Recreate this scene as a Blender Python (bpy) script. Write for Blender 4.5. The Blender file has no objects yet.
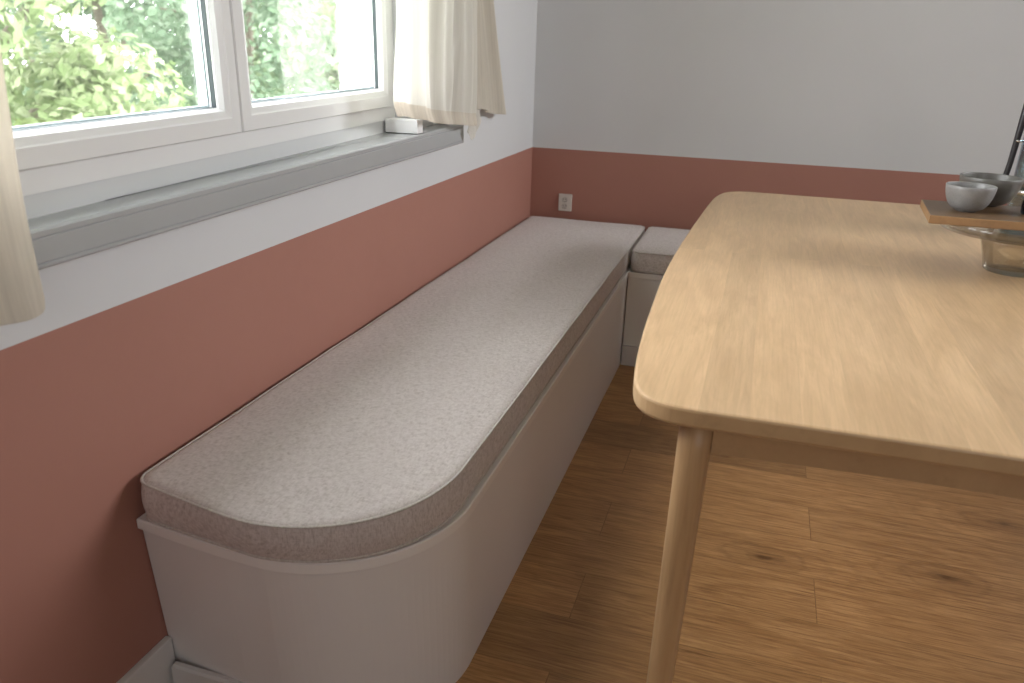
import bpy, bmesh, math, random
from mathutils import Vector, Matrix
random.seed(7)
C = bpy.context.scene.collection
sc = bpy.context.scene

# ------------------------------------------------------------------ camera
cam_d = bpy.data.cameras.new('camera'); cam = bpy.data.objects.new('camera', cam_d); C.objects.link(cam)
YAW, PITCH, ROLL, F = 0.29646, 0.36100, 0.02878, 780.55
fwd = Vector((-math.sin(YAW)*math.cos(PITCH), math.cos(YAW)*math.cos(PITCH), -math.sin(PITCH)))
rgt = Vector((math.cos(YAW), math.sin(YAW), 0)); up = rgt.cross(fwd)
r2 = rgt*math.cos(ROLL) + up*math.sin(ROLL); u2 = -rgt*math.sin(ROLL) + up*math.cos(ROLL)
cam.matrix_world = Matrix(((r2.x, u2.x, -fwd.x, .9908), (r2.y, u2.y, -fwd.y, -3.4728), (r2.z, u2.z, -fwd.z, 1.2056), (0, 0, 0, 1)))
cam_d.sensor_width = 36; cam_d.lens = F*36/1024; cam_d.clip_start = .02
cam_d.dof.use_dof = True; cam_d.dof.focus_distance = 1.9; cam_d.dof.aperture_fstop = 4.5
sc.camera = cam

# ------------------------------------------------------------------ world, lights, exposure
w = bpy.data.worlds.new('sky'); sc.world = w; w.use_nodes = True
nt = w.node_tree; bg = nt.nodes['Background']
bg.inputs[0].default_value = (.975, .965, 1, 1); bg.inputs[1].default_value = 11
sc.view_settings.view_transform = 'Standard'; sc.view_settings.look = 'None'
sc.view_settings.exposure = 0.42; sc.view_settings.gamma = 1; sc.view_settings.use_curve_mapping = False

def area(name, loc, target, sx, sy, power, col=(1, 1, 1)):
    l = bpy.data.lights.new(name, 'AREA'); l.shape = 'RECTANGLE'; l.size = sx; l.size_y = sy
    l.energy = power; l.color = col
    o = bpy.data.objects.new(name, l); C.objects.link(o); o.location = loc
    o.rotation_euler = (Vector(target)-Vector(loc)).to_track_quat('-Z', 'Y').to_euler()
    return o
sun = bpy.data.lights.new('sun', 'SUN'); sun.energy = 3; sun.angle = .15; sun.color = (1, .96, .88)
so = bpy.data.objects.new('sun', sun); C.objects.link(so); so.rotation_euler = Vector((-.07, -.76, .64)).to_track_quat('Z', 'Y').to_euler()
port = area('window_daylight', (-.235, -2.157, 1.59), (1, -2.157, 1.59), 1.66, 1.26, 1); port.data.cycles.is_portal = True
area('rear_fill_light', (2.6, -6.1, 1.7), (1.6, -2, 1.0), 1.8, 1.4, 22, (.98, .98, 1))  # added fill from behind the camera; the rear wall has no window
side = area('side_fill_light', (4.1, -1.1, 2.15), (0, -1.35, 1.0), 1.9, .6, 17, (.97, .98, 1)); side.data.spread = math.radians(85)  # added unseen lamp standing in for high window light; right wall is solid

# ------------------------------------------------------------------ materials
def mat(name):
    m = bpy.data.materials.new(name); m.use_nodes = True
    return m, m.node_tree.nodes, m.node_tree.links, m.node_tree.nodes['Principled BSDF']
def N(nodes, t, **k):
    n = nodes.new(t)
    for a, v in k.items():
        if a in n.inputs: n.inputs[a].default_value = v
        else: setattr(n, a, v)
    return n
def mix(nodes, links, fac, a, b, bt='MIX'):
    m = nodes.new('ShaderNodeMix'); m.data_type = 'RGBA'; m.blend_type = bt
    for s, v in ((0, fac), (6, a), (7, b)):
        if isinstance(v, bpy.types.NodeSocket): links.new(v, m.inputs[s])
        else: m.inputs[s].default_value = v if s == 0 else (*v, 1)
    return m.outputs[2]
def coords(nodes, links, scale=(1, 1, 1), rot=(0, 0, 0), loc=(0, 0, 0), src='Object'):
    t = nodes.new('ShaderNodeTexCoord'); mp = nodes.new('ShaderNodeMapping')
    links.new(t.outputs[src], mp.inputs[0]); mp.inputs['Scale'].default_value = scale
    mp.inputs['Rotation'].default_value = rot; mp.inputs['Location'].default_value = loc
    return mp.outputs[0]
def noise(nodes, links, vec, scale, detail=4, rough=.55, dist=0):
    n = N(nodes, 'ShaderNodeTexNoise', Scale=scale, Detail=detail, Roughness=rough, Distortion=dist)
    links.new(vec, n.inputs['Vector']); return n.outputs[0]
def ramp(nodes, links, src, stops):
    r = nodes.new('ShaderNodeValToRGB'); links.new(src, r.inputs[0]); e = r.color_ramp.elements
    while len(e) < len(stops): e.new(.5)
    for i, (p, c) in enumerate(stops):
        e[i].position = p; e[i].color = (*c, 1) if len(c) == 3 else c
    return r.outputs[0]
def bump(nodes, links, src, b, strength=.1, dist=.002):
    n = N(nodes, 'ShaderNodeBump', Strength=strength, Distance=dist); links.new(src, n.inputs['Height'])
    links.new(n.outputs[0], b.inputs['Normal']); return n

def plain(name, col, rough=.5, var=.04, scale=6, bmp=0, bscale=200, **k):
    m, n, l, b = mat(name)
    v = coords(n, l); f = noise(n, l, v, scale)
    c0 = tuple(c*(1-var) for c in col); c1 = tuple(min(1, c*(1+var)) for c in col)
    l.new(mix(n, l, f, c0, c1), b.inputs['Base Color']); b.inputs['Roughness'].default_value = rough
    for a, vv in k.items(): b.inputs[a.replace('_', ' ')].default_value = vv
    if bmp: bump(n, l, noise(n, l, v, bscale, 3), b, bmp, .001)
    return m

PAINT_Z = .784
def wall_mat():
    m, n, l, b = mat('two_tone_wall_paint')
    g = n.new('ShaderNodeNewGeometry'); s = n.new('ShaderNodeSeparateXYZ'); l.new(g.outputs['Position'], s.inputs[0])
    cmp_ = N(n, 'ShaderNodeMath', operation='LESS_THAN'); l.new(s.outputs[2], cmp_.inputs[0]); cmp_.inputs[1].default_value = PAINT_Z
    v = coords(n, l)
    f1 = noise(n, l, v, 3.5, 5); f2 = noise(n, l, v, 28, 4)
    white = mix(n, l, f1, (.60, .603, .61), (.645, .648, .655))
    red = mix(n, l, f1, (.355, .166, .126), (.395, .189, .145))
    red = mix(n, l, ramp(n, l, f2, [(.42, (0, 0, 0)), (.75, (.5, .5, .5))]), red, (.38, .18, .14))
    l.new(mix(n, l, cmp_.outputs[0], white, red), b.inputs['Base Color'])
    b.inputs['Roughness'].default_value = .62; b.inputs['Specular IOR Level'].default_value = .35
    bump(n, l, noise(n, l, v, 90, 4), b, .12, .002)
    return m
M = {}
M['wall'] = wall_mat()
M['ceiling'] = plain('ceiling_white', (.8, .8, .79), .8)
M['outside_wall'] = plain('outside_render', (.75, .75, .73), .8)
M['paint'] = plain('white_lacquer', (.80, .78, .765), .42, .02, 4, .03, 60)
M['paint_lip'] = plain('white_lacquer_lip', (.86, .84, .82), .38, .02, 4)
M['upvc'] = plain('white_window_plastic', (.76, .765, .765), .3, .01, 4)
M['gasket'] = plain('dark_rubber_gasket', (.03, .045, .05), .5)
M['spacer'] = plain('aluminium_spacer', (.35, .42, .44), .35, Metallic=.6)
M['sill'] = plain('grey_sill_paint', (.375, .388, .395), .24, .05, 5, .05, 40)
M['base'] = plain('baseboard_white', (.66, .645, .63), .45, .02)
M['plate'] = plain('socket_plastic', (.62, .58, .53), .35, .02)
M['dark'] = plain('dark_slot', (.12, .10, .085), .5)
M['black'] = plain('black_handle', (.022, .020, .022), .32, .1)
M['steel'] = plain('brushed_steel', (.6, .6, .6), .25, .05, 20, Metallic=1.0)
M['trunk'] = plain('bark', (.16, .13, .10), .9, .3, 8)
M['lawn'] = plain('lawn_green', (.16, .27, .08), .9, .3, 3)
M['cork'] = plain('pale_wood_knob', (.50, .30, .15), .6, .2, 30)

def ceramic(name, c0, c1):
    m, n, l, b = mat(name); v = coords(n, l)
    f = noise(n, l, v, 60, 6); s = noise(n, l, v, 420, 2)
    base = mix(n, l, f, c0, c1)
    base = mix(n, l, ramp(n, l, s, [(.60, (0, 0, 0)), (.68, (.6, .6, .6))]), base, tuple(c*.55 for c in c0))
    l.new(base, b.inputs['Base Color']); b.inputs['Roughness'].default_value = .42
    b.inputs['Coat Weight'].default_value = .12
    return m
M['bowl_light'] = ceramic('grey_speckled_glaze', (.20, .195, .19), (.245, .24, .232))
M['bowl_dark'] = ceramic('dark_grey_speckled_glaze', (.105, .099, .086), (.145, .138, .122))

def brick_mat():
    m, n, l, b = mat('white_painted_brick')
    t = n.new('ShaderNodeNewGeometry'); s = n.new('ShaderNodeSeparateXYZ'); l.new(t.outputs['Position'], s.inputs[0])
    add = N(n, 'ShaderNodeMath', operation='ADD'); l.new(s.outputs[0], add.inputs[0]); l.new(s.outputs[1], add.inputs[1])
    cb = n.new('ShaderNodeCombineXYZ'); l.new(add.outputs[0], cb.inputs[0]); l.new(s.outputs[2], cb.inputs[1])
    br = N(n, 'ShaderNodeTexBrick', Scale=1.0); br.inputs['Brick Width'].default_value = .21; br.inputs['Row Height'].default_value = .052
    br.inputs['Mortar Size'].default_value = .006; br.inputs['Mortar Smooth'].default_value = .6
    br.inputs['Color1'].default_value = (.86, .86, .85, 1); br.inputs['Color2'].default_value = (.82, .82, .81, 1)
    br.inputs['Mortar'].default_value = (.42, .44, .45, 1)
    l.new(cb.outputs[0], br.inputs['Vector']); l.new(br.outputs[0], b.inputs['Base Color']); b.inputs['Roughness'].default_value = .8
    inv = N(n, 'ShaderNodeMath', operation='SUBTRACT'); inv.inputs[0].default_value = 1; l.new(br.outputs['Fac'], inv.inputs[1])
    bump(n, l, inv.outputs[0], b, .6, .008)
    return m
M['brick'] = brick_mat()

def wood_mat(name, along, plank_w, plank_l, cA, cB, cC, grain, seam, rough=.4, knots=0, seamw=.0012, seed=0, loc=(0, 0, 0), coat=0):
    """boards running along the x (0) or y (1) axis of the object, with fine grain, colour change per board"""
    m, n, l, b = mat(name)
    rot = (0, 0, 0) if along == 0 else (0, 0, math.radians(90))
    v = coords(n, l, rot=rot, loc=loc)
    br = N(n, 'ShaderNodeTexBrick', Scale=1.0); br.offset = .37; br.offset_frequency = 2
    br.inputs['Brick Width'].default_value = plank_l; br.inputs['Row Height'].default_value = plank_w
    br.inputs['Mortar Size'].default_value = seamw; br.inputs['Mortar Smooth'].default_value = .3
    br.inputs['Color1'].default_value = (0, 0, 0, 1); br.inputs['Color2'].default_value = (1, 1, 1, 1); br.inputs['Mortar'].default_value = (.5, .5, .5, 1)
    l.new(v, br.inputs['Vector'])
    # shift the grain pattern from board to board
    sep = n.new('ShaderNodeSeparateXYZ'); l.new(v, sep.inputs[0])
    off = N(n, 'ShaderNodeVectorMath', operation='MULTIPLY_ADD'); l.new(br.outputs[0], off.inputs[0])
    off.inputs[1].default_value = (3.7, 1.9, 5.3); l.new(v, off.inputs[2])
    def stretched(sx, sy, sc_, det, dist=0, r=.6):
        mp = n.new('ShaderNodeMapping'); l.new(off.outputs[0], mp.inputs[0]); mp.inputs['Scale'].default_value = (sx, sy, 1)
        mp.inputs['Location'].default_value = (seed, seed*.7, 0)
        return noise(n, l, mp.outputs[0], sc_, det, r, dist)
    broad = stretched(1, 5, 2.4, 6, 2.2)
    fine = stretched(1, 22, 9, 6, .6)
    pores = stretched(1, 45, 30, 3, 0, .7)
    col = mix(n, l, ramp(n, l, broad, [(.3, (0, 0, 0)), (.7, (1, 1, 1))]), cA, cB)
    col = mix(n, l, ramp(n, l, fine, [(.42, (0, 0, 0)), (.75, (grain,)*3)]), col, cC)
    col = mix(n, l, ramp(n, l, pores, [(.55, (0, 0, 0)), (.75, (grain*.6,)*3)]), col, tuple(c*.75 for c in cC))
    tint = ramp(n, l, br.outputs[0], [(0, (seam[0],)*3), (1, (seam[1],)*3)])
    col = mix(n, l, 1.0, col, tint, 'MULTIPLY')
    if knots:
        mp = n.new('ShaderNodeMapping'); l.new(off.outputs[0], mp.inputs[0]); mp.inputs['Scale'].default_value = (1.0, 1.9, 1)
        vo = N(n, 'ShaderNodeTexVoronoi', Scale=knots, voronoi_dimensions='2D'); vo.inputs['Randomness'].default_value = 1; l.new(mp.outputs[0], vo.inputs['Vector'])
        wv = stretched(1, 3, 14, 3)
        ad = N(n, 'ShaderNodeMath', operation='MULTIPLY_ADD'); l.new(wv, ad.inputs[0]); ad.inputs[1].default_value = .10; l.new(vo.outputs[0], ad.inputs[2])
        core = ramp(n, l, ad.outputs[0], [(.052, (.8,)*3), (.085, (0, 0, 0))])
        halo = ramp(n, l, ad.outputs[0], [(.08, (.4,)*3), (.24, (0, 0, 0))])
        # growth rings that bend round the knots
        rg = N(n, 'ShaderNodeMath', operation='SINE'); ml = N(n, 'ShaderNodeMath', operation='MULTIPLY'); l.new(ad.outputs[0], ml.inputs[0]); ml.inputs[1].default_value = 85
        l.new(ml.outputs[0], rg.inputs[0])
        rgr = ramp(n, l, rg.outputs[0], [(.3, (0, 0, 0)), (1, (.22,)*3)])
        fall = ramp(n, l, ad.outputs[0], [(.1, (1, 1, 1)), (.55, (0, 0, 0))])
        rings = mix(n, l, 1.0, rgr, fall, 'MULTIPLY')
        col = mix(n, l, rings, col, tuple(c*.6 for c in cC))
        col = mix(n, l, halo, col, tuple(c*.7 for c in cC))
        col = mix(n, l, core, col, tuple(c*.5 for c in cC))
    sm = mix(n, l, br.outputs['Fac'], (1, 1, 1), (seam[2],)*3)
    col = mix(n, l, 1.0, col, sm, 'MULTIPLY')
    l.new(col, b.inputs['Base Color']); b.inputs['Roughness'].default_value = rough
    b.inputs['Coat Weight'].default_value = coat; b.inputs['Coat Roughness'].default_value = .3
    bump(n, l, fine, b, .06, .001)
    return m
M['floor'] = wood_mat('oak_floorboards', 0, .17, 1.45, (.56, .315, .130), (.39, .200, .074), (.20, .088, .030), .9, (.78, 1.12, .66), .42, knots=1.15, seed=3.1, loc=(.2, .02, 0))
M['table'] = wood_mat('pale_oiled_wood', 1, .068, 2.6, (.67, .455, .262), (.54, .355, .195), (.40, .26, .13), .45, (.92, 1.05, .94), .38, seamw=.0005, seed=1.3, coat=.12)
M['table_side'] = wood_mat('pale_oiled_wood_edge', 0, .6, 4, (.56, .375, .20), (.49, .32, .165), (.38, .235, .115), .4, (.95, 1.03, 1), .42, seamw=.0001, seed=5)
def leg_mat():
    m, n, l, b = mat('pale_oiled_wood_leg'); v = coords(n, l, (40, 40, 2.5))
    f = noise(n, l, v, 1.3, 6, .6, .5)
    l.new(ramp(n, l, f, [(.3, (.40, .245, .12)), (.5, (.52, .335, .17)), (.75, (.60, .40, .215))]), b.inputs['Base Color'])
    b.inputs['Roughness'].default_value = .4; return m
M['leg'] = leg_mat()
M['board'] = wood_mat('brown_board_wood', 0, .5, 3, (.175, .105, .055), (.135, .078, .040), (.08, .042, .02), .5, (1, 1, 1), .42, seamw=.0001, seed=8)
M['board_edge'] = wood_mat('board_edge_wood', 0, .5, 3, (.36, .21, .10), (.29, .16, .07), (.17, .09, .04), .5, (1, 1, 1), .4, seamw=.0001, seed=9)

def fabric(name, cA, cB, cS, thread=520, bumpv=.35):
    m, n, l, b = mat(name); v = coords(n, l)
    def st(s): 
        mp = n.new('ShaderNodeMapping'); l.new(v, mp.inputs[0]); mp.inputs['Scale'].default_value = s; return mp.outputs[0]
    a = noise(n, l, st((7, .8, 1)), 105, 2, .6); c = noise(n, l, st((.8, 7, 1)), 105, 2, .6); z = noise(n, l, st((1, 1, 7)), 105, 2, .6)
    s1 = mix(n, l, .5, a, c); s1 = mix(n, l, .25, s1, z)
    col = ramp(n, l, s1, [(.38, cS), (.49, cA), (.60, cB)])
    big = noise(n, l, v, 3, 4)
    col = mix(n, l, ramp(n, l, big, [(.35, (0, 0, 0)), (.7, (.18,)*3)]), col, cS)
    l.new(col, b.inputs['Base Color']); b.inputs['Roughness'].default_value = .92
    b.inputs['Sheen Weight'].default_value = .25; b.inputs['Sheen Roughness'].default_value = .5
    b.inputs['Specular IOR Level'].default_value = .2
    bump(n, l, s1, b, bumpv, .0015)
    return m
M['cushion'] = fabric('linen_weave', (.61, .555, .535), (.71, .66, .64), (.43, .375, .35))
M['seam'] = fabric('linen_piping', (.58, .54, .50), (.68, .64, .60), (.42, .38, .34))

def curtain_mat(name, col, trans=.45, stripes=.12):
    m, n, l, b = mat(name); n.remove(b); out = n['Material Output']
    uv = coords(n, l, src='UV')
    s = n.new('ShaderNodeSeparateXYZ'); l.new(uv, s.inputs[0])
    mp = n.new('ShaderNodeMapping'); l.new(uv, mp.inputs[0]); mp.inputs['Scale'].default_value = (60, 1.2, 1)
    f = noise(n, l, mp.outputs[0], 1.4, 4, .7)
    mp2 = n.new('ShaderNodeMapping'); l.new(uv, mp2.inputs[0]); mp2.inputs['Scale'].default_value = (500, 500, 1)
    f2 = noise(n, l, mp2.outputs[0], 1.0, 2)
    c = mix(n, l, ramp(n, l, f, [(.4, (0, 0, 0)), (.65, (1, 1, 1))]), col, tuple(x*(1-stripes) for x in col))
    c = mix(n, l, ramp(n, l, f2, [(.4, (0, 0, 0)), (.7, (.3,)*3)]), c, tuple(x*.8 for x in col))
    d = n.new('ShaderNodeBsdfDiffuse'); t = n.new('ShaderNodeBsdfTranslucent'); tr = n.new('ShaderNodeBsdfTransparent')
    l.new(c, d.inputs[0]); l.new(c, t.inputs[0])
    bp = N(n, 'ShaderNodeBump', Strength=.25, Distance=.001); l.new(f2, bp.inputs['Height']); l.new(bp.outputs[0], d.inputs['Normal'])
    m1 = n.new('ShaderNodeMixShader'); m1.inputs[0].default_value = trans; l.new(d.outputs[0], m1.inputs[1]); l.new(t.outputs[0], m1.inputs[2])
    m2 = n.new('ShaderNodeMixShader'); m2.inputs[0].default_value = .10; l.new(m1.outputs[0], m2.inputs[1]); l.new(tr.outputs[0], m2.inputs[2])
    l.new(m2.outputs[0], out.inputs[0])
    return m
M['curtain'] = curtain_mat('cream_linen_curtain', (.88, .86, .81), .55, .06)
M['hem'] = curtain_mat('cream_linen_hem', (.82, .765, .68), .4)
M['curtain_beige'] = curtain_mat('beige_linen_curtain', (.78, .73, .64), .4, .14)

def glass(name, tint, op=.12, rough=.02):
    m, n, l, b = mat(name); n.remove(b); out = n['Material Output']
    tr = n.new('ShaderNodeBsdfTransparent'); tr.inputs[0].default_value = (*tint, 1)
    g = n.new('ShaderNodeBsdfGlossy'); g.inputs['Roughness'].default_value = rough
    fr = N(n, 'ShaderNodeFresnel', IOR=1.5); ad = N(n, 'ShaderNodeMath', operation='MULTIPLY_ADD')
    l.new(fr.outputs[0], ad.inputs[0]); ad.inputs[1].default_value = .5; ad.inputs[2].default_value = op; ad.use_clamp = True
    mx = n.new('ShaderNodeMixShader'); l.new(ad.outputs[0], mx.inputs[0]); l.new(tr.outputs[0], mx.inputs[1]); l.new(g.outputs[0], mx.inputs[2])
    l.new(mx.outputs[0], out.inputs[0]); return m
M['pane'] = glass('window_glass', (.97, .985, .98), 0.0)
M['glass'] = glass('clear_glass', (.955, .94, .905), .015)
M['smoke'] = glass('smoked_glass', (.30, .34, .38), .05)
M['blue_glass'] = glass('cool_clear_glass', (.80, .87, .90), .03)

def leaf_mat(name, a, b_, c_):
    m, n, l, b = mat(name); n.remove(b); out = n['Material Output']
    g = n.new('ShaderNodeNewGeometry')
    r = ramp(n, l, g.outputs['Random Per Island'], [(0, a), (.5, b_), (1, c_)])
    d = n.new('ShaderNodeBsdfDiffuse'); t = n.new('ShaderNodeBsdfTranslucent'); l.new(r, d.inputs[0]); l.new(r, t.inputs[0])
    mx = n.new('ShaderNodeMixShader'); mx.inputs[0].default_value = .4; l.new(d.outputs[0], mx.inputs[1]); l.new(t.outputs[0], mx.inputs[2])
    l.new(mx.outputs[0], out.inputs[0]); return m
LEAF = [leaf_mat('leaf_pale', (.17, .25, .12), (.27, .36, .20), (.42, .48, .34)),
        leaf_mat('leaf_yellowgreen', (.20, .27, .12), (.32, .39, .21), (.46, .50, .34)),
        leaf_mat('leaf_bluegreen', (.14, .21, .13), (.22, .31, .21), (.36, .43, .33))]

# ------------------------------------------------------------------ mesh helpers
def link(name, bm, m, parent=None, smooth=False, mats=None):
    me = bpy.data.meshes.new(name); bmesh.ops.recalc_face_normals(bm, faces=bm.faces[:]); bm.to_mesh(me); bm.free()
    for mm in (mats or [m]): me.materials.append(mm)
    if smooth:
        for p in me.polygons: p.use_smooth = True
    o = bpy.data.objects.new(name, me); C.objects.link(o)
    if parent: o.parent = parent
    return o
def box(bm, x0, x1, y0, y1, z0, z1, bev=0, seg=2):
    v = [bm.verts.new(p) for p in ((x0, y0, z0), (x1, y0, z0), (x1, y1, z0), (x0, y1, z0), (x0, y0, z1), (x1, y0, z1), (x1, y1, z1), (x0, y1, z1))]
    f = [bm.faces.new([v[i] for i in q]) for q in ((0, 3, 2, 1), (4, 5, 6, 7), (0, 1, 5, 4), (1, 2, 6, 5), (2, 3, 7, 6), (3, 0, 4, 7))]
    if bev:
        es = list({e for ff in f for e in ff.edges})
        bmesh.ops.bevel(bm, geom=es, offset=bev, segments=seg, profile=.6, affect='EDGES')
def boxo(name, m, dims, parent=None, bev=0):
    bm = bmesh.new(); box(bm, *dims, bev=bev); return link(name, bm, m, parent)
def lathe(bm, prof, cx=0, cy=0, n=64):
    rings = []
    for r, z in prof:
        if r < 1e-5: rings.append([bm.verts.new((cx, cy, z))])
        else: rings.append([bm.verts.new((cx+r*math.cos(2*math.pi*k/n), cy+r*math.sin(2*math.pi*k/n), z)) for k in range(n)])
    for a, b in zip(rings, rings[1:]):
        for k in range(n):
            k2 = (k+1) % n
            if len(a) == 1 and len(b) == 1: continue
            if len(a) == 1: bm.faces.new((a[0], b[k], b[k2]))
            elif len(b) == 1: bm.faces.new((a[k], a[k2], b[0]))
            else: bm.faces.new((a[k], a[k2], b[k2], b[k]))
def tube(bm, pts, rad, n=10, closed=False):
    pts = [Vector(p) for p in pts]; rings = []; cnt = len(pts)
    rads = rad if isinstance(rad, (list, tuple)) else [rad]*cnt
    for i, p in enumerate(pts):
        a = pts[(i-1) % cnt] if (closed or i > 0) else p; b = pts[(i+1) % cnt] if (closed or i < cnt-1) else p
        t = (b-a).normalized(); ref = Vector((0, 0, 1)) if abs(t.z) < .9 else Vector((1, 0, 0))
        s = t.cross(ref).normalized(); u = s.cross(t)
        rings.append([bm.verts.new(p+(s*math.cos(2*math.pi*k/n)+u*math.sin(2*math.pi*k/n))*rads[i]) for k in range(n)])
    rr = list(zip(rings, rings[1:])) + ([(rings[-1], rings[0])] if closed else [])
    for a, b in rr:
        for k in range(n): bm.faces.new((a[k], a[(k+1) % n], b[(k+1) % n], b[k]))
    if not closed: bm.faces.new(rings[0][::-1]); bm.faces.new(rings[-1])
def offset_poly(pts, d):
    """inset (d>0) a counter-clockwise closed outline"""
    out = []; n = len(pts)
    for i in range(n):
        p0, p1, p2 = Vector(pts[i-1]), Vector(pts[i]), Vector(pts[(i+1) % n])
        e1 = (p1-p0).normalized(); e2 = (p2-p1).normalized()
        n1 = Vector((-e1.y, e1.x)); n2 = Vector((-e2.y, e2.x)); b = (n1+n2)
        b = b/max(.5, b.length_squared/2) if b.length > 1e-6 else n1
        out.append(tuple(p1+b*d))
    return out
def slab(bm, outline, levels, cap_seg=0):
    """levels = (inset, z) rings from bottom to top"""
    rings = [[bm.verts.new((x, y, z)) for x, y in offset_poly(outline, ins)] for ins, z in levels]
    n = len(outline)
    for a, b in zip(rings, rings[1:]):
        for k in range(n): bm.faces.new((a[k], a[(k+1) % n], b[(k+1) % n], b[k]))
    bm.faces.new(rings[0][::-1]); bm.faces.new(rings[-1])
    return rings
def arc(cx, cy, r, a0, a1, n):
    return [(cx+r*math.cos(math.radians(a0+(a1-a0)*k/n)), cy+r*math.sin(math.radians(a0+(a1-a0)*k/n))) for k in range(n+1)]
def thing(name, label, cat, loc=(0, 0, 0), group=None):
    o = bpy.data.objects.new(name, None); C.objects.link(o); o.location = loc; o.empty_display_size = .1
    o['label'] = label; o['category'] = cat
    if group: o['group'] = group
    return o
def tag(o, label, cat, group=None):
    o['label'] = label; o['category'] = cat
    if group: o['group'] = group
    return o
def struct(o): o['kind'] = 'structure'; return o
def place(root):
    """children are modelled in world coordinates: shift their meshes so the empty at the base carries them"""
    inv = Matrix.Translation(-root.location)
    def rec(p):
        for ch in p.children:
            ch.data.transform(inv); rec(ch)
    rec(root)

# ------------------------------------------------------------------ room shell
RX, RY, RZ, T = 4.2, -6.2, 2.5, .215
WY0, WY1, WZ0, WZ1 = -2.99, -1.325, .955, 2.22        # window opening
bm = bmesh.new(); box(bm, -T, RX+.2, RY-.2, .2, -.12, 0); struct(link('floor', bm, M['floor']))
bm = bmesh.new(); box(bm, -T, RX+.2, RY-.2, .2, RZ, RZ+.15); struct(link('ceiling', bm, M['ceiling']))
# left wall: inner face painted, outer face and window reveal white brick
def wall_with_hole(name, inner, outer):
    bm = bmesh.new()
    ys = [RY, WY0, WY1, 0]; zs = [0, WZ0, WZ1, RZ]
    def q(pts, mi):
        f = bm.faces.new([bm.verts.new(p) for p in pts]); f.material_index = mi
    for i in range(3):
        for j in range(3):
            if i == 1 and j == 1: continue
            y0, y1, z0, z1 = ys[i], ys[i+1], zs[j], zs[j+1]
            q([(0, y0, z0), (0, y1, z0), (0, y1, z1), (0, y0, z1)], 0)
            q([(-T, y0, z0), (-T, y1, z0), (-T, y1, z1), (-T, y0, z1)], 1)
    def rev(xa, xb, mi):
        q([(xa, WY0, WZ0), (xb, WY0, WZ0), (xb, WY0, WZ1), (xa, WY0, WZ1)], mi)
        q([(xa, WY1, WZ0), (xb, WY1, WZ0), (xb, WY1, WZ1), (xa, WY1, WZ1)], mi)
        q([(xa, WY0, WZ0), (xb, WY0, WZ0), (xb, WY1, WZ0), (xa, WY1, WZ0)], mi)
        q([(xa, WY0, WZ1), (xb, WY0, WZ1), (xb, WY1, WZ1), (xa, WY1, WZ1)], mi)
    rev(0, -.08, 0); rev(-.08, -T, 1)
    bmesh.ops.remove_doubles(bm, verts=bm.verts[:], dist=1e-5)
    me = bpy.data.meshes.new(name); bm.to_mesh(me); bm.free()
    me.materials.append(inner); me.materials.append(outer)
    o = bpy.data.objects.new(name, me); C.objects.link(o); return o
struct(wall_with_hole('wall_left', M['wall'], M['brick']))
bm = bmesh.new(); box(bm, -T, RX+.2, 0, .2, 0, RZ); struct(link('wall_back', bm, M['wall']))
bm = bmesh.new(); box(bm, RX, RX+.2, RY, 0, 0, RZ); struct(link('wall_right', bm, M['wall']))
bm = bmesh.new(); box(bm, -T, RX+.2, RY-.2, RY, 0, RZ); struct(link('wall_rear', bm, M['wall']))

# baseboard along the left wall, in front of the bench end
bm = bmesh.new(); box(bm, 0, .015, RY+.01, -2.497, 0, .108, bev=.003); struct(link('baseboard_left', bm, M['base']))

# ------------------------------------------------------------------ window
win = bpy.data.objects.new('window_1', None); C.objects.link(win); struct(win)
S1 = WY1+.0                                     # right end of the frame
win.location = (-.036, -1.335, .9685)
win.rotation_euler = (math.radians(.5), 0, math.radians(2.15))
# local frame: y runs towards -y (s negative), x is the inward normal, z up
def ring(bm, s0, s1, z0, z1, prof):
    """mitred rectangular frame; prof = closed list of (inset, depth)"""
    n = len(prof); corners = []
    for (s, z, ds, dz) in ((s0, z0, 1, 1), (s1, z0, -1, 1), (s1, z1, -1, -1), (s0, z1, 1, -1)):
        corners.append([bm.verts.new((d, s+ds*i, z+dz*i)) for i, d in prof])
    for a, b in zip(corners, corners[1:]+corners[:1]):
        for k in range(n): bm.faces.new((a[k], a[(k+1) % n], b[(k+1) % n], b[k]))
WL, WH = -1.60, 1.235
bm = bmesh.new()
ring(bm, WL, 0, .034, WH, [(0, 0), (.042, 0), (.044, -.002), (.044, -.07), (0, -.07)])
link('window_frame', bm, M['upvc'], win)
bm = bmesh.new(); box(bm, -.070, -.004, WL, 0, -.009, .0335, bev=.001); link('sub_sill', bm, plain('shade_greyed_subsill', (.62, .63, .635), .35, .02), win)  # white riser, its grey shading put into the base colour
def sash(s0, s1, z0, z1):
    bm = bmesh.new()
    ring(bm, s0, s1, z0, z1, [(0, -.045), (0, .008), (.002, .011), (.030, .012), (.033, .010), (.044, .006), (.050, -.004), (.050, -.045)])
    o = link('sash', bm, M['upvc'], win)
    g = bmesh.new(); ring(g, s0+.049, s1-.049, z0+.049, z1-.049, [(0, -.007), (.0018, -.008), (.0018, -.0175), (0, -.0175)]); link('gasket', g, M['gasket'], o)
    g = bmesh.new(); ring(g, s0+.049, s1-.049, z0+.049, z1-.049, [(0, -.022), (.0045, -.023), (.0045, -.036), (0, -.036)]); link('spacer_bar', g, M['spacer'], o)
    p = bmesh.new(); box(p, -.020, -.017, s0+.0505, s1-.0505, z0+.0505, z1-.0505); link('glass_pane', p, M['pane'], o)
    return o
SM = -.775
sash(SM+.002, -.040, .070, WH-.038)
sash(WL+.040, SM-.002, .070, WH-.038)
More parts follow.
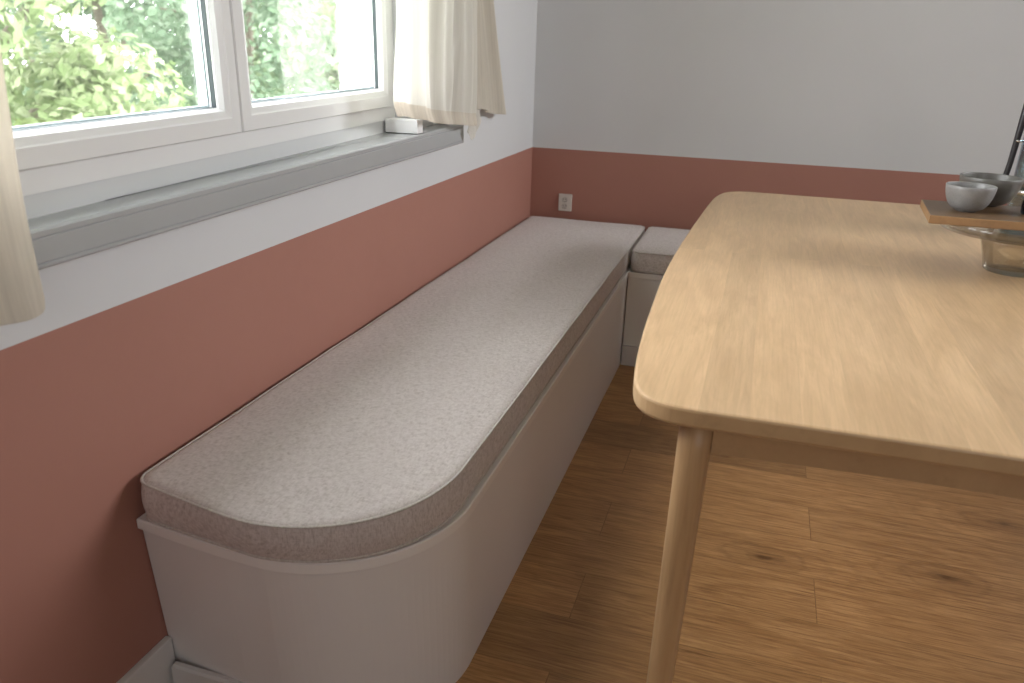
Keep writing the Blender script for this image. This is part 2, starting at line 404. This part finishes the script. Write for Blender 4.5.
# outside track seen through the right pane
bm = bmesh.new(); box(bm, -.125, -.10, -.028, -.006, .0, WH-.02); link('shutter_rail', bm, M['upvc'], win)
bm = bmesh.new(); box(bm, -.130, -.125, -.032, -.026, .0, WH-.02); link('shutter_rail', bm, M['spacer'], win)

# ------------------------------------------------------------------ sill, block
def sill():
    ya, yb = -3.12, -1.055
    zt = lambda y: .9585+.0090*(y+2.52)
    zb = lambda y: .903+.0055*(y+2.52)
    prof = [(-.055, 't', -.0), (.066, 't', 0), (.070, 't', -.004), (.070, 't', -.011), (.0685, 't', -.0125), (.070, 't', -.014),
            (.070, 'b', .009), (.0685, 'b', .0078), (.070, 'b', .0065), (.070, 'b', .002), (.068, 'b', 0), (-.055, 'b', 0)]
    # inside the opening the board runs back to the frame, beyond it it stops at the wall face
    bm = bmesh.new()
    secs = [(ya, .001), (WY0-.001, .001), (WY0-.001, None), (WY1+.0-.001, None), (WY1-.001, .001), (yb, .001)]
    secs = [(ya, .001), (yb, .001)]
    rings = []
    for y, _ in secs:
        rings.append([bm.verts.new((max(x, .001), y, (zt(y) if k == 't' else zb(y))+dz)) for x, k, dz in prof])
    n = len(prof)
    for a, b in zip(rings, rings[1:]):
        for k in range(n): bm.faces.new((a[k], a[(k+1) % n], b[(k+1) % n], b[k]))
    bm.faces.new(rings[0]); bm.faces.new(rings[-1][::-1])
    # inner board lying in the opening
    y0, y1 = WY0+.002, WY1-.002
    v = []
    for y in (y0, y1):
        v.append([bm.verts.new(p) for p in ((-.06, y, zt(y)), (.003, y, zt(y)), (.003, y, WZ0+.0005), (-.06, y, WZ0+.0005))])
    for k in range(4): bm.faces.new((v[0][k], v[0][(k+1) % 4], v[1][(k+1) % 4], v[1][k]))
    bm.faces.new(v[0]); bm.faces.new(v[1][::-1])
    return struct(link('trim_1', bm, M['sill']))
sill()
bm = bmesh.new(); box(bm, -.030, .068, -1.412, -1.374, .9708, 1.008, bev=.0015)
tag(link('spacer_block', bm, plain('block_white', (.78, .78, .79), .4, .01)), 'small white wooden block lying crosswise on the grey window sill', 'block')

# ------------------------------------------------------------------ bench, long side
BX, BR, YE, YO = .55, .275, -2.540, -2.549
def bench_outline(x1, y0, r, x0=.003, yb=-.003):
    return [(x0, yb)] + [(x0, y0+.026), (x0+.10, y0+.013), (x0+.19, y0+.004)] + arc(x1-r, y0+r, r, -90, 0, 28) + [(x1, yb)]
bench = thing('storage_bench', 'long white built bench with rounded end standing under the window', 'bench', (.28, -1.3, 0))
bm = bmesh.new(); slab(bm, bench_outline(BX, YE, BR), [(0, .0), (0, .19), (0, .372)])
for v in bm.verts:      # the end panel leans in a little towards the floor
    v.co.y += .028*(1-v.co.z/.372)*max(0, min(1, (-2.2-v.co.y)/.3))
YE = -2.508
o = link('body', bm, M['paint'], bench)
bm = bmesh.new(); slab(bm, bench_outline(BX+.004, YO-.001, BR+.004), [(.002, .370), (0, .372), (0, .390), (.002, .3925)]); link('lid', bm, M['paint_lip'], bench)
bm = bmesh.new()
pl = [(.024, YE+.003)] + [(.024, YE-.012)] + arc(BX-BR, YE+BR, BR+.012, -90, -52, 10) + arc(BX-BR, YE+BR, BR-.003, -52, -90, 10)
slab(bm, pl, [(0, .0), (0, .055), (.003, .061)]); link('plinth', bm, M['base'], bench)
place(bench)
# short side along the back wall
side = thing('storage_bench', 'short white bench along the back wall, partly behind the table', 'bench', (1.4, -.25, 0))
BY = -.50
bm = bmesh.new(); box(bm, .5535, 2.6, BY, -.003, 0, .372, bev=.001); link('body', bm, M['paint'], side)
bm = bmesh.new(); box(bm, .5535, 2.6, BY-.007, -.003, .372, .3925, bev=.0015); link('lid', bm, M['paint_lip'], side)
bm = bmesh.new(); box(bm, .5535, 2.6, BY-.012, BY, 0, .085, bev=.002); link('plinth', bm, M['base'], side)
place(side)

# ------------------------------------------------------------------ cushions
def cushion(name, outline, z0, z1, label, crown=.008):
    root = thing(name, label, 'cushion', (sum(p[0] for p in outline)/len(outline), sum(p[1] for p in outline)/len(outline), z0))
    bm = bmesh.new()
    h = z1-z0
    lv = [(.010, z0), (.003, z0+.002), (.0, z0+.007)]
    for k in range(1, 6): lv.append((-.005*math.sin(math.pi*k/6), z0+.007+(h-.016)*k/6))
    lv += [(0, z1-.009), (.003, z1-.004), (.010, z1)]
    # resample outline finely
    out = []
    for a, b in zip(outline, outline[1:]+outline[:1]):
        d = math.dist(a, b); n = max(1, int(d/.03))
        for k in range(n): out.append((a[0]+(b[0]-a[0])*k/n, a[1]+(b[1]-a[1])*k/n))
    # uneven hand-stuffed edge
    def wob(x, y, a): return a*(math.sin(x*17+y*9)+.6*math.sin(y*23-x*5))
    def lean(y, z, x=.3): return .017*(.0+1.0*max(0, min(1, x/.22)))*max(0, min(1, (z-z0)/h))*max(0, min(1, (-2.25-y)/.28))
    rings = slab(bm, out, lv)
    # crowned top: rings that shrink towards the centre line of the cushion
    top = [f for f in bm.faces if len(f.verts) > 20 and f.calc_center_median().z > z1-.001][0]; bmesh.ops.delete(bm, geom=[top], context='FACES_ONLY')
    xs = [p[0] for p in out]; ys = [p[1] for p in out]; x0, x1, y0, y1 = min(xs), max(xs), min(ys), max(ys)
    def core(p):
        if y1-y0 > x1-x0: hw = (x1-x0)/2; return Vector(((x0+x1)/2, max(y0+hw, min(y1-hw, p.y)), 0))
        hw = (y1-y0)/2; return Vector((max(x0+hw, min(x1-hw, p.x)), (y0+y1)/2, 0))
    last = rings[-1]; base = [v.co.copy() for v in last]
    for k in range(1, 9):
        t = (k/9)**1.5*.97; new = []
        for b_ in base:
            c_ = core(b_); q = b_.lerp(Vector((c_.x, c_.y, b_.z)), t); q.z = z1+crown*math.sin(min(1, t*2.2)*math.pi/2); new.append(bm.verts.new(q))
        nn = len(new)
        for a in range(nn): bm.faces.new((last[a], last[(a+1) % nn], new[(a+1) % nn], new[a]))
        last = new
    bm.faces.new(last)
    for i, r in enumerate(rings):
        if 2 <= i <= len(rings)-1:
            for v in r: v.co.z += wob(v.co.x, v.co.y, .0007)
    for v in bm.verts:      # the soft end bulges out over the lid
        v.co.y -= lean(v.co.y, v.co.z, v.co.x)
    body = link('cover', bm, M['cushion'], root, smooth=True)
    for zz, ins in ((z1-.0045, .0008), (z0+.0075, -.0005)):
        bm = bmesh.new(); tube(bm, [(x, y-lean(y, zz, x), zz+wob(x, y, .0007)) for x, y in offset_poly(out, ins)], .0027, 6, closed=True)
        link('piping', bm, M['seam'], root, smooth=True)
    place(root); return root
def rounded(x0, x1, y0, y1, r):
    """ccw outline, r = radii of (x0y0, x1y0, x1y1, x0y1)"""
    return arc(x0+r[0], y0+r[0], r[0], 180, 270, 8) + arc(x1-r[1], y0+r[1], r[1], -90, 0, 26) + arc(x1-r[2], y1-r[2], r[2], 0, 90, 8) + arc(x0+r[3], y1-r[3], r[3], 90, 180, 6)
def bean(o):
    return [(x, y+(.030*max(0, (.28-x)/.26)**1.3 if y < -2.3 else 0)) for x, y in o]
cushion('bench_cushion', bean(rounded(.016, .5435, -2.556, -.028, (.030, .272, .035, .02))), .3935, .480, 'long beige linen cushion with rounded end on the window bench')
cushion('bench_cushion', rounded(.560, 2.55, -.512, -.020, (.035, .03, .03, .03)), .3935, .479, 'short grey linen cushion against the back wall behind the table')

# ------------------------------------------------------------------ table
tb = thing('dining_table', 'pale wooden dining table with rounded corners on round tapered legs', 'table', (1.43, -1.5, 0))
TH = .742
half = [(.955, -2.461), (.918, -2.459), (.890, -2.451), (.868, -2.436), (.853, -2.408), (.845, -2.365), (.839, -2.31), (.832, -2.23), (.825, -2.11), (.820, -1.97),
        (.8175, -1.78), (.819, -1.56), (.826, -1.31), (.838, -1.03), (.846, -.86), (.855, -.72), (.868, -.63), (.888, -.575), (.922, -.545), (.965, -.532)]
def smooth_curve(pts, it=2):
    for _ in range(it):
        q = [pts[0]]
        for a, b in zip(pts, pts[1:]):
            q += [(a[0]*.75+b[0]*.25, a[1]*.75+b[1]*.25), (a[0]*.25+b[0]*.75, a[1]*.25+b[1]*.75)]
        pts = q + [pts[-1]]
    return pts
half = [(x+(.004 if y < -1.9 and x < .9 else 0), y) for x, y in half]
left = smooth_curve(half)                       # near corner -> far corner, along the left end
XC = 1.43
right = [(2*XC-x, y) for x, y in left]
near = [(.955+(2*XC-1.91)*k/10, -2.461+.014*math.sin(math.pi*k/10)*0+.006*math.sin(math.pi*k/10)) for k in range(1, 10)]
far = [(2*XC-.965-(2*XC-1.93)*k/10, -.532) for k in range(1, 10)]
outline = near + right + far + left[::-1]
def top_slab(bm):
    rings = slab(bm, outline, [(.003, TH-.029), (.001, TH-.027), (0, TH-.024), (0, TH-.0045), (.0012, TH-.0015), (.0045, TH)])
bm = bmesh.new(); top_slab(bm)
bm.normal_update()
for f in bm.faces: f.material_index = 0 if f.normal.z > .5 or f.normal.z < -.5 else 1
to = link('tabletop', bm, None, tb, mats=[M['table'], M['table_side']])
def leg(x, y, dx, dy):
    bm = bmesh.new(); pts = []; rr = []
    for k in range(13):
        t = k/12; pts.append((x+dx*(1-t), y+dy*(1-t), .001+(TH-.030)*t)); rr.append(.0185+.0065*t**.8)
    rr[0] = .0155; tube(bm, pts, rr, 32)
    o = link('leg', bm, M['leg'], tb, smooth=True); return o
for sx in (-1, 1):
    for sy in (-1, 1):
        leg(XC+sx*(XC-.953), -1.4965+sy*.9135, sx*.014, sy*.004)
def apron(p, q, inward):
    """board under the top, arched: shallow near the legs, deeper in the middle"""
    bm = bmesh.new(); n = 24; rows = []
    p, q = Vector(p), Vector(q); nrm = Vector(inward)
    for k in range(n+1):
        t = k/n; c = p.lerp(q, t); dpt = .056-.008*min(1, math.sin(math.pi*t)*1.25)
        a = c; b = c+nrm*.02
        rows.append([bm.verts.new((a.x, a.y, TH-.0285)), bm.verts.new((a.x, a.y, TH-.0285-dpt)), bm.verts.new((b.x, b.y, TH-.0285-dpt)), bm.verts.new((b.x, b.y, TH-.0285))])
    for a, b in zip(rows, rows[1:]):
        for k in range(4): bm.faces.new((a[k], a[(k+1) % 4], b[(k+1) % 4], b[k]))
    bm.faces.new(rows[0]); bm.faces.new(rows[-1][::-1]); return link('apron', bm, M['table_side'], tb)
lx, rx, ny, fy = .953+.024, 2*XC-.953-.024, -2.410, -.583
apron((lx, ny-.008), (rx, ny-.008), (0, 1)); apron((lx, fy+.008), (rx, fy+.008), (0, -1))
apron((.946, ny+.024), (.946, fy-.024), (1, 0)); apron((2*XC-.946, ny+.024), (2*XC-.946, fy-.024), (-1, 0))
place(tb)

# ------------------------------------------------------------------ things on the table
cake = thing('cake_stand', 'clear glass stand holding up the wooden board on the table', 'stand', (1.585, -1.42, TH))
cx_, cy_ = 1.585, -1.42
bm = bmesh.new()
lathe(bm, [(.0, TH+.004), (.054, TH+.0005), (.0585, TH+.004), (.060, TH+.012), (.073, TH+.06), (.082, TH+.087), (.079, TH+.087), (.070, TH+.06), (.057, TH+.012), (.0, TH+.010)], cx_, cy_)
link('foot', bm, M['glass'], cake, smooth=True)
bm = bmesh.new()
lathe(bm, [(0, .829), (.06, .829), (.120, .832), (.165, .836), (.181, .846), (.186, .860), (.183, .8605), (.177, .850), (.162, .840), (.118, .836), (0, .834)], cx_, cy_)
link('plate', bm, M['glass'], cake, smooth=True)
place(cake)
bd = thing('serving_board', 'rectangular brown wooden board resting on the glass stand', 'board', (1.6, -1.43, .8615))
bm = bmesh.new(); slab(bm, [(1.366, -1.545), (1.83, -1.545), (1.83, -1.325), (1.382, -1.325)], [(.0015, .8615), (0, .863), (0, .8785), (.0015, .880)])
bm.normal_update()
for f in bm.faces: f.material_index = 0 if abs(f.normal.z) > .8 else 1
link('board', bm, None, bd, mats=[M['board'], M['board_edge']]); place(bd)

def bowl(label, x, y, z, r, h, fr, m, th=.0035):
    pr = [(0, z+.002), (fr*.8, z+.002), (fr*.86, z+.0002), (fr, z+.0005)]
    for k in range(0, 13):
        t = k/12; a = t*math.pi/2*.93; pr.append((fr+(r-fr)*math.sin(a)/math.sin(math.pi/2*.93), z+.003+(h-.004)*(1-math.cos(a))/(1-math.cos(math.pi/2*.93))))
    pr.append((r-.0008, z+h)); pr.append((r-th+.0006, z+h))
    for k in range(12, -1, -1):
        t = k/12; a = t*math.pi/2*.93; pr.append((max(0, fr-.004+(r-th-fr+.004)*math.sin(a)/math.sin(math.pi/2*.93)), z+.007+(h-.009)*(1-math.cos(a))/(1-math.cos(math.pi/2*.93))))
    pr.append((0, z+.007))
    bm = bmesh.new(); lathe(bm, pr, 0, 0, 72)
    o = link('bowl', bm, m, None, smooth=True)
    o.data.transform(Matrix.Translation((0, 0, -z))); o.location = (x, y, z)
    return tag(o, label, 'bowl')
bowl('small light grey speckled bowl standing at the front of the wooden board', 1.456, -1.449, .8802, .052, .059, .022, M['bowl_light'])
bowl('larger dark grey bowl standing behind the small light grey bowl', 1.519, -1.341, .8802, .067, .068, .026, M['bowl_dark'])
jar = thing('lidded_jar', 'small smoked glass jar with dark lid and wooden knob', 'jar', (1.598, -1.435, .8802))
bm = bmesh.new(); z = .8802
lathe(bm, [(0, z), (.024, z), (.027, z+.003), (.0285, z+.015), (.028, z+.028), (.026, z+.034), (.0245, z+.034), (.026, z+.026), (.0265, z+.015), (.025, z+.004), (0, z+.003)], 1.598, -1.435)
link('body', bm, M['smoke'], jar, smooth=True)
bm = bmesh.new(); lathe(bm, [(0, z+.035), (.026, z+.035), (.031, z+.034), (.032, z+.036), (.026, z+.043), (.012, z+.048), (0, z+.049)], 1.598, -1.435); link('lid', bm, M['bowl_dark'], jar, smooth=True)
bm = bmesh.new(); lathe(bm, [(0, z+.048), (.007, z+.048), (.006, z+.052), (.010, z+.057), (.009, z+.062), (0, z+.064)], 1.598, -1.435, 24); link('knob', bm, M['cork'], jar, smooth=True)
place(jar)
pit = thing('glass_pitcher', 'tall clear glass pitcher with black upright handle behind the bowls', 'pitcher', (1.725, -.95, TH))
bm = bmesh.new(); z = TH
lathe(bm, [(0, z+.0005), (.050, z+.0005), (.054, z+.006), (.054, z+.40), (.050, z+.43), (.048, z+.43), (.051, z+.40), (.051, z+.010), (0, z+.008)], 1.725, -.95)
link('body', bm, M['blue_glass'], pit, smooth=True)
bm = bmesh.new(); tube(bm, [(1.676, -.95, z+.41), (1.668, -.952, z+.405), (1.660, -.953, z+.375), (1.655, -.953, z+.27), (1.652, -.953, z+.20), (1.6475, -.953, z+.15), (1.646, -.953, z+.125)], [.007, .009, .0105, .008, .0075, .0078, .0075], 16)
link('handle', bm, M['black'], pit, smooth=True)
bm = bmesh.new(); tube(bm, [(1.6575, -.953, z+.256), (1.6578, -.953, z+.262)], .0095, 16); tube(bm, [(1.656, -.953, z+.259), (1.673, -.95, z+.259)], .003, 8); link('ring', bm, M['steel'], pit, smooth=True)
bm = bmesh.new(); tube(bm, [(1.645, -.953, z+.128), (1.674, -.95, z+.12)], .0055, 12); link('bracket', bm, plain('reddish_bracket', (.11, .035, .03), .4), pit)
bm = bmesh.new(); lathe(bm, [(.0545, z+.118), (.0552, z+.118), (.0552, z+.132), (.0545, z+.132)], 1.725, -.95); link('band', bm, M['steel'], pit, smooth=True)
place(pit)

# ------------------------------------------------------------------ wall socket
sk = thing('wall_socket', 'small pale double wall socket on the terracotta back wall', 'socket', (.166, -.003, .5475))
bm = bmesh.new(); box(bm, .1355, .1965, -.0085, -.0005, .509, .586, bev=.002); link('face_plate', bm, M['plate'], sk)
for zz in (.560, .531):
    bm = bmesh.new()
    tube(bm, [(.164+.0105*math.cos(a*math.pi/12), -.0088, zz+.0095*math.sin(a*math.pi/12)) for a in range(24)], .0009, 6, closed=True)
    rim = link('outlet', bm, M['dark'], sk)
    bm = bmesh.new()
    for dx in (-.0045, .0045): box(bm, .164+dx-.0011, .164+dx+.0011, -.0092, -.0084, zz-.002, zz+.005)
    box(bm, .1625, .1655, -.0092, -.0084, zz-.0065, zz-.004); link('slot', bm, M['dark'], rim)
place(sk)

# ------------------------------------------------------------------ curtains
def lerp_pts(pts, t):
    """polyline y->value interpolation"""
    for (a, va), (b, vb) in zip(pts, pts[1:]):
        if t <= b: u = (t-a)/(b-a) if b > a else 0; u = max(0, min(1, u)); return va+(vb-va)*u
    return pts[-1][1]
def curtain(name, parent, fn, nu, nv, m, thick=.0012, hem=None, hem_m=None):
    bm = bmesh.new(); uvl = bm.loops.layers.uv.new('UVMap'); g = []; data = {}
    for i in range(nu+1):
        row = []
        for j in range(nv+1):
            u, v = i/nu, j/nv; p = bm.verts.new(fn(u, v)); data[p] = (u, v); row.append(p)
        g.append(row)
    for i in range(nu):
        for j in range(nv):
            f = bm.faces.new((g[i][j], g[i+1][j], g[i+1][j+1], g[i][j+1]))
            if hem and hem((i+.5)/nu, (j+.5)/nv): f.material_index = 1
            for lp in f.loops: lp[uvl].uv = data[lp.vert]
    bm.normal_update()
    me = bpy.data.meshes.new(name); bm.to_mesh(me); bm.free(); me.materials.append(m)
    if hem: me.materials.append(hem_m)
    for p in me.polygons: p.use_smooth = True
    o = bpy.data.objects.new(name, me); C.objects.link(o)
    if parent: o.parent = parent
    s = o.modifiers.new('thickness', 'SOLIDIFY'); s.thickness = thick; s.offset = 0
    return o
TOPZ = 2.27
def vz(v, z0):      # denser rows near the bottom (v=0)
    return z0+(TOPZ-z0)*(v**1.6)
# right curtain: a front panel in front of the sash and a rear panel falling beside the window
cr = thing('window_curtain', 'cream linen curtain hanging at the right side of the window', 'curtain', (.09, -1.1, .96))
# bottom edge of the front panel
BOT = [(0, 1.035), (.10, 1.032), (.20, 1.022), (.38, 1.005), (.55, .992), (.75, .982), (.90, .972), (1.0, .968)]
def front(u, v):
    y = -1.628+(.562+.035*v)*u
    if v < .35: y += -.010*math.sin(math.pi*v/.35)*(1-u)
    z = vz(v, lerp_pts(BOT, u))
    amp = .010*(1-.3*v)
    x = .098+.016*u + amp*math.sin(u*23+1.0+.8*v)+.006*math.sin(u*51+2.2*v) + .004*math.sin(u*9+z*11)
    # diagonal pulled fold
    d = (u-.62-.5*(z-1.05)); x += .010*math.exp(-(d/.03)**2)*max(0, 1-abs(z-1.15)/.22)
    x += .012*math.exp(-((z-lerp_pts(BOT, u)-.0)/.02)**2)*.6
    return (x, y, z)
def hemf(u, v):
    z0 = lerp_pts(BOT, u); z = vz(v, z0); return z0+.020 < z < z0+.040 if False else (z < z0+.038)
curtain('front_panel', cr, front, 160, 110, M['curtain'], hem=hemf, hem_m=M['hem'])
# hanging corner of the front panel
def tail(u, v):
    z0 = lerp_pts([(0, .950), (.15, .930), (.3, .922), (.7, .921), (.86, .930), (1, .958)], u)
    z = z0+(1.012-z0)*v
    return (.092+.006*math.sin(u*7+v*1.5)+.003*math.sin(u*19+v*5), -1.085+(.112-.010*(1-v))*u+.003*math.sin(v*5), z)
curtain('hem_corner', cr, tail, 40, 30, M['curtain'])
def rear(u, v):
    w_ = v**1.0
    yr = -.545-.20*min(1, (vz(v, .966)-.966)/.40)*.9-.05*max(0, (vz(v, .966)-1.36)/.9)
    y = -1.12+(yr+1.12)*u
    z = vz(v, lerp_pts([(0, 1.005), (.45, 1.005), (.6, .990), (.75, .976), (.95, .967), (1, .970)], u))
    x = .045+.014*math.sin(u*15+.5+v)+.006*math.sin(u*37+3*v)+.012*(1-u)
    return (x, y, z)
curtain('rear_panel', cr, rear, 120, 90, M['curtain_beige'])
place(cr)
cl = thing('window_curtain', 'beige linen curtain hanging at the left edge of the window', 'curtain', (.14, -3.05, .87))
def leftc(u, v):
    y = -2.735-.62*u
    zb = lerp_pts([(0, .884), (.010, .870), (.05, .864), (.10, .862), (.3, .866), (1, .87)], u)
    z = vz(v, zb)
    x = .128+.015*math.sin(u*20+2.2+.6*v)*min(1, u*6+.3)+.006*math.sin(u*47+v*2)
    y += -.004*math.sin(z*14)
    return (x, y, z)
curtain('panel', cl, leftc, 130, 90, M['curtain_beige'])
place(cl)
rod = thing('curtain_rod', 'slim white rod above the window carrying the curtains', 'curtain rod', (.1, -2.1, 2.28))
bm = bmesh.new(); tube(bm, [(.1, -3.45, 2.28), (.1, -.55, 2.28)], .009, 14); link('pole', bm, M['upvc'], rod, smooth=True)
for yy in (-3.4, -.6):
    bm = bmesh.new(); tube(bm, [(.001, yy, 2.28), (.1, yy, 2.28)], .008, 12); link('bracket', bm, M['upvc'], rod, smooth=True)
place(rod)

# ------------------------------------------------------------------ outside: lawn and trees
bm = bmesh.new(); v = [bm.verts.new(p) for p in ((-40, -30, -2.6), (-T-.01, -30, -2.6), (-T-.01, 40, -2.6), (-40, 40, -2.6))]; bm.faces.new(v)
g = link('ground', bm, M['lawn']); struct(g)
def tree(x, y, r, h, seed, k, label, nleaf):
    rnd = random.Random(seed); z0 = -2.6
    root = thing('leafy_tree', label, 'tree', (x, y, z0), 'trees outside the window')
    bm = bmesh.new(); pts = [(x+rnd.uniform(-.1, .1)*i/5, y+rnd.uniform(-.15, .15)*i/5, z0+h*.85*i/6) for i in range(7)]
    tube(bm, pts, [.16-.02*i for i in range(7)], 10)
    for _ in range(9):
        i = rnd.randint(2, 5); p = Vector(pts[i]); a = rnd.uniform(0, 6.28); l_ = r*rnd.uniform(.5, .9)
        e = p+Vector((math.cos(a)*l_, math.sin(a)*l_, rnd.uniform(.2, .9)*l_)); mid = p.lerp(e, .5)+Vector((0, 0, .1))
        tube(bm, [p, mid, e], [.05, .035, .012], 6)
    link('trunk', bm, M['trunk'], root)
    clumps = []
    for _ in range(46):
        a = rnd.uniform(0, 6.28); t = rnd.uniform(0, 1); rr = r*math.sqrt(rnd.uniform(.15, 1))*(1-.45*abs(2*t-1)**2)
        clumps.append((Vector((x+rr*math.cos(a), y+rr*math.sin(a), z0+h*(.22+.78*t))), rnd.uniform(.28, .52)))
    verts = []; faces = []
    for _ in range(nleaf):
        c, cr_ = clumps[rnd.randrange(len(clumps))]
        d = Vector((rnd.gauss(0, 1), rnd.gauss(0, 1), rnd.gauss(0, 1))).normalized()*cr_*rnd.uniform(.55, 1)**.5
        p = c+d; n_ = (d.normalized()+Vector((rnd.uniform(-.7, .7), rnd.uniform(-.7, .7), rnd.uniform(-.3, 1)))).normalized()
        s = n_.orthogonal().normalized(); s = Matrix.Rotation(rnd.uniform(0, 6.28), 3, n_) @ s; t_ = n_.cross(s)
        L = rnd.uniform(.035, .08); W = L*.55; b = len(verts)
        verts += [p-s*L, p+t_*W+n_*.01, p+s*L, p-t_*W+n_*.01]; faces.append((b, b+1, b+2, b+3))
    me = bpy.data.meshes.new('foliage'); me.from_pydata([tuple(q) for q in verts], [], faces); me.materials.append(LEAF[k])
    f = bpy.data.objects.new('foliage', me); C.objects.link(f); f.parent = root
    place(root); return root
TREES = [(-5.2, -1.9), (-5.2, 1.7), (-5.2, 5.3), (-5.2, 8.9), (-8.8, 3.2), (-8.8, 6.8), (-8.8, 10.4), (-8.8, 14.0), (-12.4, 8.8), (-12.4, 12.4), (-12.4, 16.0), (-12.4, 19.6)]
for i, (x, y) in enumerate(TREES):
    lab = {1: 'pale green leafy tree nearest the window, seen at the left of the left pane',
           2: 'deeper green leafy tree nearest the window, seen across the two middle window stiles'}.get(i, 'leafy green tree standing behind the trees nearest the window')
    tree(x, y, 1.25, 4.9+.7*(i//4)+.2*(i % 3), 100+i, [0, 1, 2, 0, 1, 2, 0, 1, 0, 2, 0, 1][i], lab, 15000)
